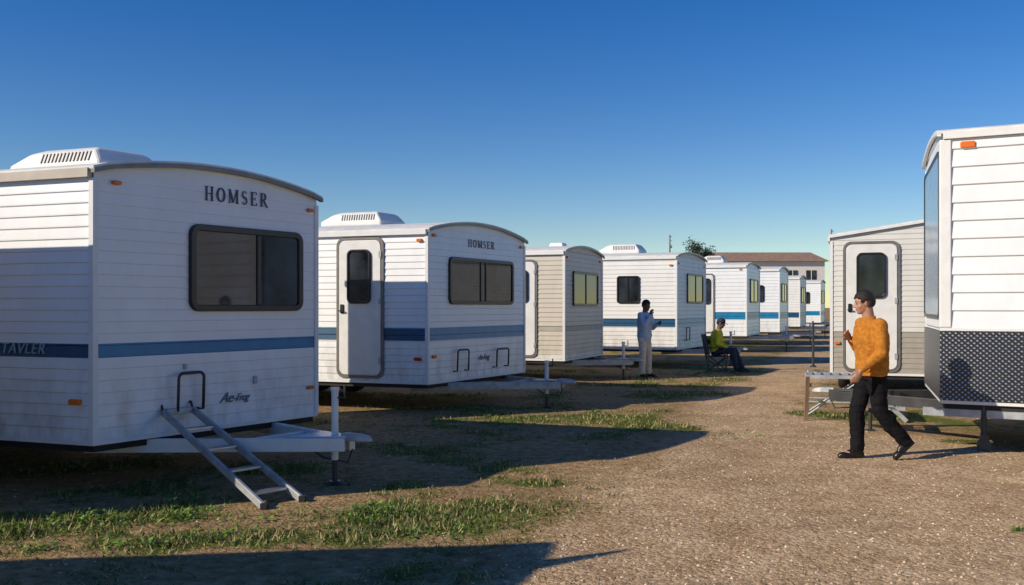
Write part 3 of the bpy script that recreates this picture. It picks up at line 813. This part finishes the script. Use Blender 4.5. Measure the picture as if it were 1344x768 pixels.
# ------------------------------------------------------------ far building, pole, tree
def building():
    r=empty("long_building",(15,74,0),"long pale building with brown tiled roof and window row","building")
    Mw=mat("plaster",(.78,.75,.70),.8,var=.06); Mr=mat("brown_roof_tiles",(.34,.21,.14),.85,var=.25,scale=3)
    mb=MB(); W,D,H=9.3,9,5.15
    mb.prism([(0,0,0),(W,0,0),(W,D,0),(0,D,0)],[(0,0,H),(W,0,H),(W,D,H),(0,D,H)]); mb.obj("wall",Mw,r)
    mb=MB(); A=[(-.3,-.3,H),(-.3,D+.3,H),(-.3,D/2,H+.95)]; mb.prism(A,[(W+.3,y,z) for x,y,z in A]); mb.obj("roof",Mr,r)
    for i in range(6):
        for z0 in(.9,3.6):
            x=.6+i*1.45; mb=MB(); mb.prism([(x,-.03,z0),(x+.8,-.03,z0),(x+.8,-.03,z0+.85),(x,-.03,z0+.85)],[(x,.02,z0),(x+.8,.02,z0),(x+.8,.02,z0+.85),(x,.02,z0+.85)]); w=mb.obj("window",M_glass,r)
            mb=MB(); mb.beam((x-.08,-.06,z0-.05),(x+.88,-.06,z0-.05),.1,.08); mb.obj("sill",M_trimw,w)
            mb=MB(); mb.beam((x+.4,-.05,z0),(x+.4,-.05,z0+.85),.04,.06); mb.obj("mullion",M_trimw,w)
building()
def pole(x,y,h):
    r=empty("utility_pole",(x,y,0),"thin grey utility pole with small top bracket","pole","utility poles behind the trailers")
    mb=MB(); mb.tube((0,0,0),(0,0,h),.09,.05); mb.obj("shaft",M_wood,r)
    for k in range(3): mb=MB(); mb.tube((0,-.02,h-.15-.3*k),(.16,-.02,h-.12-.3*k),.02); mb.obj("bracket",M_trimg,r)
    mb=MB(); mb.tube((0.05,0,h-.9),(.05,-.25,h-.9),.09); mb.obj("lamp_head",M_trimg,r)
pole(11.6,70,6.9); pole(21.8,65,6.9)
def tree(x,y,H):
    r=empty("tree",(x,y,0),"small sparse leafy tree behind the trailers","tree")
    Mb=mat("bark",(.10,.075,.055),.9,var=.3); Ml=mat("leaves",(.06,.085,.03),.7,var=.4,scale=3)
    tr=MB(); lf=MB(); rnd=random.Random(3)
    def br(p,d,l,rad,dep):
        q=p+d*l; tr.tube(p,q,rad,rad*.65,6)
        if dep<=1:
            for _ in range(30):
                c=q+Vector((rnd.gauss(0,.2),rnd.gauss(0,.2),rnd.gauss(0,.22)))
                a=Vector((rnd.gauss(0,1),rnd.gauss(0,1),rnd.gauss(0,1))).normalized(); b=a.orthogonal().normalized(); s_=rnd.uniform(.05,.10)
                lf.add([c-a*s_,c+b*s_*.5,c+a*s_,c-b*s_*.5],[(0,1,2,3)])
        if dep<=0: return
        for i in range(rnd.choice((2,3,3))):
            nd=(d+Vector((rnd.gauss(0,.4),rnd.gauss(0,.4),rnd.uniform(.0,.4)))).normalized(); br(q,nd,l*rnd.uniform(.45,.6),rad*.62,dep-1)
    br(Vector((0,0,0)),Vector((.03,0,1)).normalized(),H*.5,.12,4)
    tr.obj("trunk",Mb,r); lf.obj("crown",Ml,r,recalc=False)
tree(11.7,60,5.3)

# ------------------------------------------------------------ ground
YT=[-50,0,6,8,10,12,14,17,20,30,42,60,100,400]
XL=[-8,-.9,.0,.75,1.35,2.1,2.6,3.4,4.6,8.3,13.0,20,36,150]
XR=[30,10,8.5,7.2,6.2,4.9,4.4,5.3,6.5,10.6,15.4,22.8,39.5,155]
def interp(y,T):
    if y<=YT[0]: return T[0]
    for i in range(len(YT)-1):
        if y<=YT[i+1]: return T[i]+(T[i+1]-T[i])*(y-YT[i])/(YT[i+1]-YT[i])
    return T[-1]
def pth(x,y):
    d=min(x-interp(y,XL),interp(y,XR)-x)
    d+=.45*noise.noise(Vector((x*.8,y*.8,3)))+.2*noise.noise(Vector((x*2.5,y*2.5,8)))
    return max(0,min(1,.5+d/1.1))
BL=[(-3.3,6.95,.5,.9),(-2.6,7.3,.45,.9),(-1.05,7.35,.45,1),(-.75,6.9,.35,.6),(-1.9,6.6,.4,.9),(-3.1,6.2,.35,.8),(-2.4,6.2,.3,.7),(-1.3,6.5,.4,.6),(-3.6,6.6,.4,.6),(2.9,11.6,.5,.8),(2.0,12.6,.6,.6),(.6,13.2,.9,.7),(1.8,13.9,.8,.6),(-.8,13.2,.8,.5),(4.5,14.4,.5,.9),(5.3,13.9,.5,.8),(3.75,6.75,.22,1),(-4.3,7.2,.4,.9),(1.4,8.9,.3,.4),(6.0,10.9,.5,.6),(5.2,11.3,.4,.6),(3.2,17.5,1,.6),(4.5,21,1,.5),(-.4,6.2,.25,.5),(.0,6.5,.2,.4),(-.3,7.7,.4,.6),(.3,8.6,.4,.6),(.9,8.0,.2,.4),(7,24,2,.5)]
def grs(x,y):
    p=pth(x,y)
    if p>=.999 and not(3<x<4.6 and y<7.5): return 0
    n=.5+.6*noise.noise(Vector((x*.9,y*.9,1)))+.35*noise.noise(Vector((x*2.7,y*2.7,5)))+.25*noise.noise(Vector((x*7,y*7,9)))
    base=(1-p)*max(0,min(1,(n-.34)*1.9))*.8
    b=0
    if 5<y<28:
        for bx,by,r,k in BL:
            q=((x-bx)**2+((y-by)*1.3)**2)/(r*r)
            if q<6: b+=k*math.exp(-q)*max(0,.4+n)
    return max(0,min(1,base+b))
def hgt(x,y): return .012*noise.noise(Vector((x*.5,y*.5,0)))+.006*noise.noise(Vector((x*2,y*2,0))) if abs(x)<40 and y<80 else 0
def axis(lo,hi,step,far,g=1.06):
    c=[lo+step*i for i in range(int((hi-lo)/step)+1)]
    s=step;x=c[-1];R=[]
    while x<far: s*=g; x+=s; R.append(x)
    s=step;x=c[0];L_=[]
    while x>-far: s*=g*1.03; x-=s; L_.append(x)
    return L_[::-1]+c+R
xs=axis(-6,8,.12,1500); ys=axis(4.5,20,.12,1500)
def groundmat():
    m=bpy.data.materials.new("ground_soil"); m.use_nodes=True; nt=m.node_tree;N=nt.nodes;L=nt.links;b=N["Principled BSDF"]
    tc=N.new("ShaderNodeNewGeometry"); pos=tc.outputs["Position"]
    def nz(s,d=6,r=.6):
        n=N.new("ShaderNodeTexNoise"); n.inputs["Scale"].default_value=s;n.inputs["Detail"].default_value=d;n.inputs["Roughness"].default_value=r;L.new(pos,n.inputs["Vector"]);return n.outputs["Fac"]
    def ramp(f,els):
        r=N.new("ShaderNodeValToRGB"); e=r.color_ramp.elements
        while len(e)<len(els): e.new(.5)
        for i,(p,c) in enumerate(els): e[i].position=p; e[i].color=(*c,1)
        L.new(f,r.inputs[0]); return r.outputs[0]
    def mix(f,a,c,bt='MIX'):
        x=N.new("ShaderNodeMix");x.data_type='RGBA';x.blend_type=bt
        if isinstance(f,float): x.inputs[0].default_value=f
        else: L.new(f,x.inputs[0])
        L.new(a,x.inputs[6]);L.new(c,x.inputs[7]);return x.outputs[2]
    def mth(op,a,c):
        x=N.new("ShaderNodeMath");x.operation=op
        for i,q in enumerate((a,c)):
            if isinstance(q,(int,float)): x.inputs[i].default_value=q
            else: L.new(q,x.inputs[i])
        return x.outputs[0]
    vo=N.new("ShaderNodeTexVoronoi"); vo.inputs["Scale"].default_value=30; L.new(pos,vo.inputs["Vector"])
    vo2=N.new("ShaderNodeTexVoronoi"); vo2.inputs["Scale"].default_value=75; L.new(pos,vo2.inputs["Vector"])
    sep=N.new("ShaderNodeSeparateColor"); L.new(vo.outputs["Color"],sep.inputs[0])
    sep2=N.new("ShaderNodeSeparateColor"); L.new(vo2.outputs["Color"],sep2.inputs[0])
    peb=ramp(sep.outputs[0],[(0,(.30,.20,.115)),(.35,(.50,.36,.215)),(.7,(.62,.455,.285)),(1,(.84,.69,.49))])
    peb2=ramp(sep2.outputs[0],[(0,(.28,.19,.115)),(.5,(.56,.40,.245)),(1,(.80,.62,.42))])
    gravel=mix(.5,peb,peb2)
    big=ramp(nz(.7,5),[(.3,(.76,.72,.68)),(.7,(1.08,1.05,1.0))])
    patch=ramp(nz(2.2,7,.65),[(.35,(.78,.73,.66)),(.6,(1.0,1.0,1.0))])
    gravel=mix(1.0,gravel,big,'MULTIPLY'); gravel=mix(1.0,gravel,patch,'MULTIPLY')
    dirt=ramp(nz(9,9,.7),[(.3,(.17,.11,.055)),(.5,(.35,.24,.125)),(.7,(.54,.39,.22))])
    dirt=mix(1.0,dirt,big,'MULTIPLY')
    green=ramp(nz(30,6,.7),[(.3,(.035,.045,.010)),(.5,(.10,.13,.024)),(.72,(.24,.24,.06))])
    ap=N.new("ShaderNodeAttribute");ap.attribute_name="gravel";ag=N.new("ShaderNodeAttribute");ag.attribute_name="grass"
    n1=nz(6,8,.7)
    pf=mth('ADD',ap.outputs["Fac"],mth('MULTIPLY',mth('SUBTRACT',n1,.5),1.2))
    pr=N.new("ShaderNodeMapRange");pr.inputs[1].default_value=.3;pr.inputs[2].default_value=.7;L.new(pf,pr.inputs[0])
    n2=nz(14,8,.75)
    gf=mth('ADD',ag.outputs["Fac"],mth('MULTIPLY',mth('SUBTRACT',n2,.5),1.6))
    gr=N.new("ShaderNodeMapRange");gr.inputs[1].default_value=.32;gr.inputs[2].default_value=.64;L.new(gf,gr.inputs[0])
    c=mix(pr.outputs[0],dirt,gravel); c=mix(gr.outputs[0],c,green)
    L.new(c,b.inputs["Base Color"]); b.inputs["Roughness"].default_value=.95; b.inputs["Specular IOR Level"].default_value=.1
    hh=mth('ADD',mth('MULTIPLY',vo.outputs["Distance"],-.6),mth('MULTIPLY',vo2.outputs["Distance"],-.3))
    hh=mth('ADD',hh,mth('MULTIPLY',n2,.8))
    bp=N.new("ShaderNodeBump");bp.inputs["Strength"].default_value=.75;bp.inputs["Distance"].default_value=.025
    L.new(hh,bp.inputs["Height"]);L.new(bp.outputs[0],b.inputs["Normal"])
    return m
M_ground=groundmat()
nx,ny=len(xs),len(ys)
P_=[];G_=[];V_=[]
for y in ys:
    for x in xs:
        V_.append((x,y,hgt(x,y))); P_.append(pth(x,y) if y<150 else 0); G_.append(grs(x,y) if (y<120 and abs(x)<90) else .3)
def sheet(name,faces,dz):
    used=sorted({i for f in faces for i in f}); mp={i:k for k,i in enumerate(used)}
    me=bpy.data.meshes.new(name); me.from_pydata([(V_[i][0],V_[i][1],V_[i][2]+dz) for i in used],[],[tuple(mp[i] for i in f) for f in faces])
    for nm,A in(("gravel",P_),("grass",G_)):
        a=me.attributes.new(nm,'FLOAT','POINT'); a.data.foreach_set("value",[A[i] for i in used])
    me.materials.append(M_ground)
    me.polygons.foreach_set("use_smooth",[True]*len(faces))
    o=bpy.data.objects.new(name,me);COL.objects.link(o);o["kind"]="structure";return o
quads=[(j*nx+i,j*nx+i+1,(j+1)*nx+i+1,(j+1)*nx+i) for j in range(ny-1) for i in range(nx-1)]
sheet("ground",quads,0)
sheet("gravel_path",[q for q in quads if min(P_[i] for i in q)>.55 and V_[q[0]][1]<120 and V_[q[0]][1]>-5],.004)

# grass blades
M_grass=mat("grass_blades",(.13,.18,.03),.7,var=.5,scale=4)
M_dry=mat("dry_grass",(.42,.32,.15),.8,var=.3,scale=4)
M_weed=mat("weed_leaves",(.15,.29,.03),.55,var=.4,scale=9)
gb=MB(); rnd=random.Random(11)
cnt=0
for _ in range(150000):
    y=4.8+ (rnd.random()**1.7)*19; x=rnd.uniform(-.58*y,.35*y+1)
    g_=grs(x,y)
    if rnd.random()>g_**1.3*.9+.01: continue
    cnt+=1
    if cnt>60000: break
    a=rnd.uniform(0,6.28); h=rnd.uniform(.012,.045)*(.5+g_); w=rnd.uniform(.003,.006)*(1+y/14)
    dx,dy=math.cos(a)*w,math.sin(a)*w; lx,ly=rnd.gauss(0,.025),rnd.gauss(0,.025); z=hgt(x,y)+.002
    gb.add([(x-dx,y-dy,z),(x+dx,y+dy,z),(x+lx,y+ly,z+h)],[(0,1,2)],1 if rnd.random()<.35 else 0)
o=gb.obj("grass",[M_grass,M_dry],recalc=False); o["kind"]="stuff"; tag(o,"short patchy green and dry grass on sandy soil","grass")
wb=MB()
for bx,by,r,k in((-3.25,6.95,.32,34),(-3.05,7.1,.15,20),(-2.45,7.25,.3,30),(-1.05,7.35,.28,60),(-1.35,7.2,.25,14),(-3.1,6.25,.12,14),(-1.95,6.65,.25,20),(-2.65,6.35,.12,12),(-2.35,6.45,.15,9),(-4.1,7.3,.3,22),(-.75,6.7,.2,10),(-.35,6.55,.12,6),(-1.8,7.3,.3,14),(3.75,6.75,.15,20),(2.9,11.7,.4,14),(-.1,7.0,.2,4)):
    for _ in range(k):
        cx,cy=rnd.gauss(bx,r*.55),rnd.gauss(by,r*.4); z=hgt(cx,cy); H=rnd.uniform(.02,.095); s0=rnd.uniform(.014,.034)
        for q in range(rnd.randint(6,11)):
            a=rnd.uniform(0,6.28); el=rnd.uniform(.1,1.2); d=Vector((math.cos(a)*math.cos(el),math.sin(a)*math.cos(el),math.sin(el)))
            c=Vector((cx,cy,z))+d*rnd.uniform(.2,1)*H; sd=Vector((-math.sin(a),math.cos(a),0)); u=(d+Vector((0,0,-.5))).normalized()
            s_=s0*rnd.uniform(.6,1.2)
            wb.add([c,c+u*s_*.6+sd*s_*.45,c+u*s_*1.5-Z*s_*.1,c+u*s_*.6-sd*s_*.45],[(0,1,2,3)])
o=wb.obj("weeds",[M_weed],recalc=False); o["kind"]="stuff"; tag(o,"low broad-leaved green weeds growing in soil","weeds")
# pebbles
M_p1=mat("pebble_light",(.68,.54,.39),.85,var=.25,scale=3); M_p2=mat("pebble_dark",(.30,.21,.14),.85,var=.25,scale=3)
pb=MB()
for _ in range(12000):
    y=5+(rnd.random()**1.5)*11; x=rnd.uniform(-.57*y,.57*y)
    if rnd.random()>pth(x,y)*.9+.12: continue
    s_=.004+.013*rnd.random()**3; z=hgt(x,y)+.004
    a=rnd.uniform(0,6.28); ca,sa=math.cos(a),math.sin(a); e=rnd.uniform(.6,1)
    vs=[(s_,0,0),(0,s_*e,0),(-s_*.9,0,0),(0,-s_*e,0),(s_*.1,0,s_*.75),(0,0,-s_*.5)]
    vs=[(x+ca*p-sa*q,y+sa*p+ca*q,z+r_) for p,q,r_ in vs]
    pb.add(vs,[(0,1,4),(1,2,4),(2,3,4),(3,0,4)],rnd.choice((0,0,1)))
o=pb.obj("pebbles",[M_p1,M_p2],recalc=False); o["kind"]="stuff"; tag(o,"small loose pebbles scattered on the gravel","pebbles")

# ------------------------------------------------------------ light, world, camera
el=29; sd=Vector((-.91,-.41,0)).normalized(); sunv=Vector((sd.x*math.cos(math.radians(el)),sd.y*math.cos(math.radians(el)),math.sin(math.radians(el))))
sl=bpy.data.lights.new("sun",'SUN'); sl.energy=5.0; sl.angle=math.radians(.5); sl.color=(1,.88,.70)
so=bpy.data.objects.new("sun",sl); COL.objects.link(so); so.rotation_euler=sunv.to_track_quat('Z','Y').to_euler()
w=bpy.data.worlds.new("World"); scene.world=w; w.use_nodes=True; nt=w.node_tree
sk=nt.nodes.new("ShaderNodeTexSky"); sk.sky_type='NISHITA'; sk.sun_disc=False; sk.sun_elevation=math.radians(el); sk.sun_rotation=math.atan2(sd.x,sd.y)%(2*math.pi)
sk.air_density=1.0; sk.dust_density=.05; sk.ozone_density=3.0
hs=nt.nodes.new("ShaderNodeHueSaturation"); hs.inputs["Hue"].default_value=.516; hs.inputs["Saturation"].default_value=1.42; hs.inputs["Value"].default_value=1.0
nt.links.new(sk.outputs[0],hs.inputs["Color"])
nt.links.new(hs.outputs[0],nt.nodes["Background"].inputs[0]); nt.nodes["Background"].inputs[1].default_value=.105
cam=bpy.data.cameras.new("camera"); co=bpy.data.objects.new("camera",cam); COL.objects.link(co)
co.location=(0,0,1.6); co.rotation_euler=(math.radians(90),0,0); cam.lens=36*1250/1344; cam.shift_y=19/1344; cam.clip_end=4000; cam.clip_start=.1
scene.camera=co
scene.view_settings.view_transform='Standard'; scene.view_settings.look='None'; scene.view_settings.exposure=0
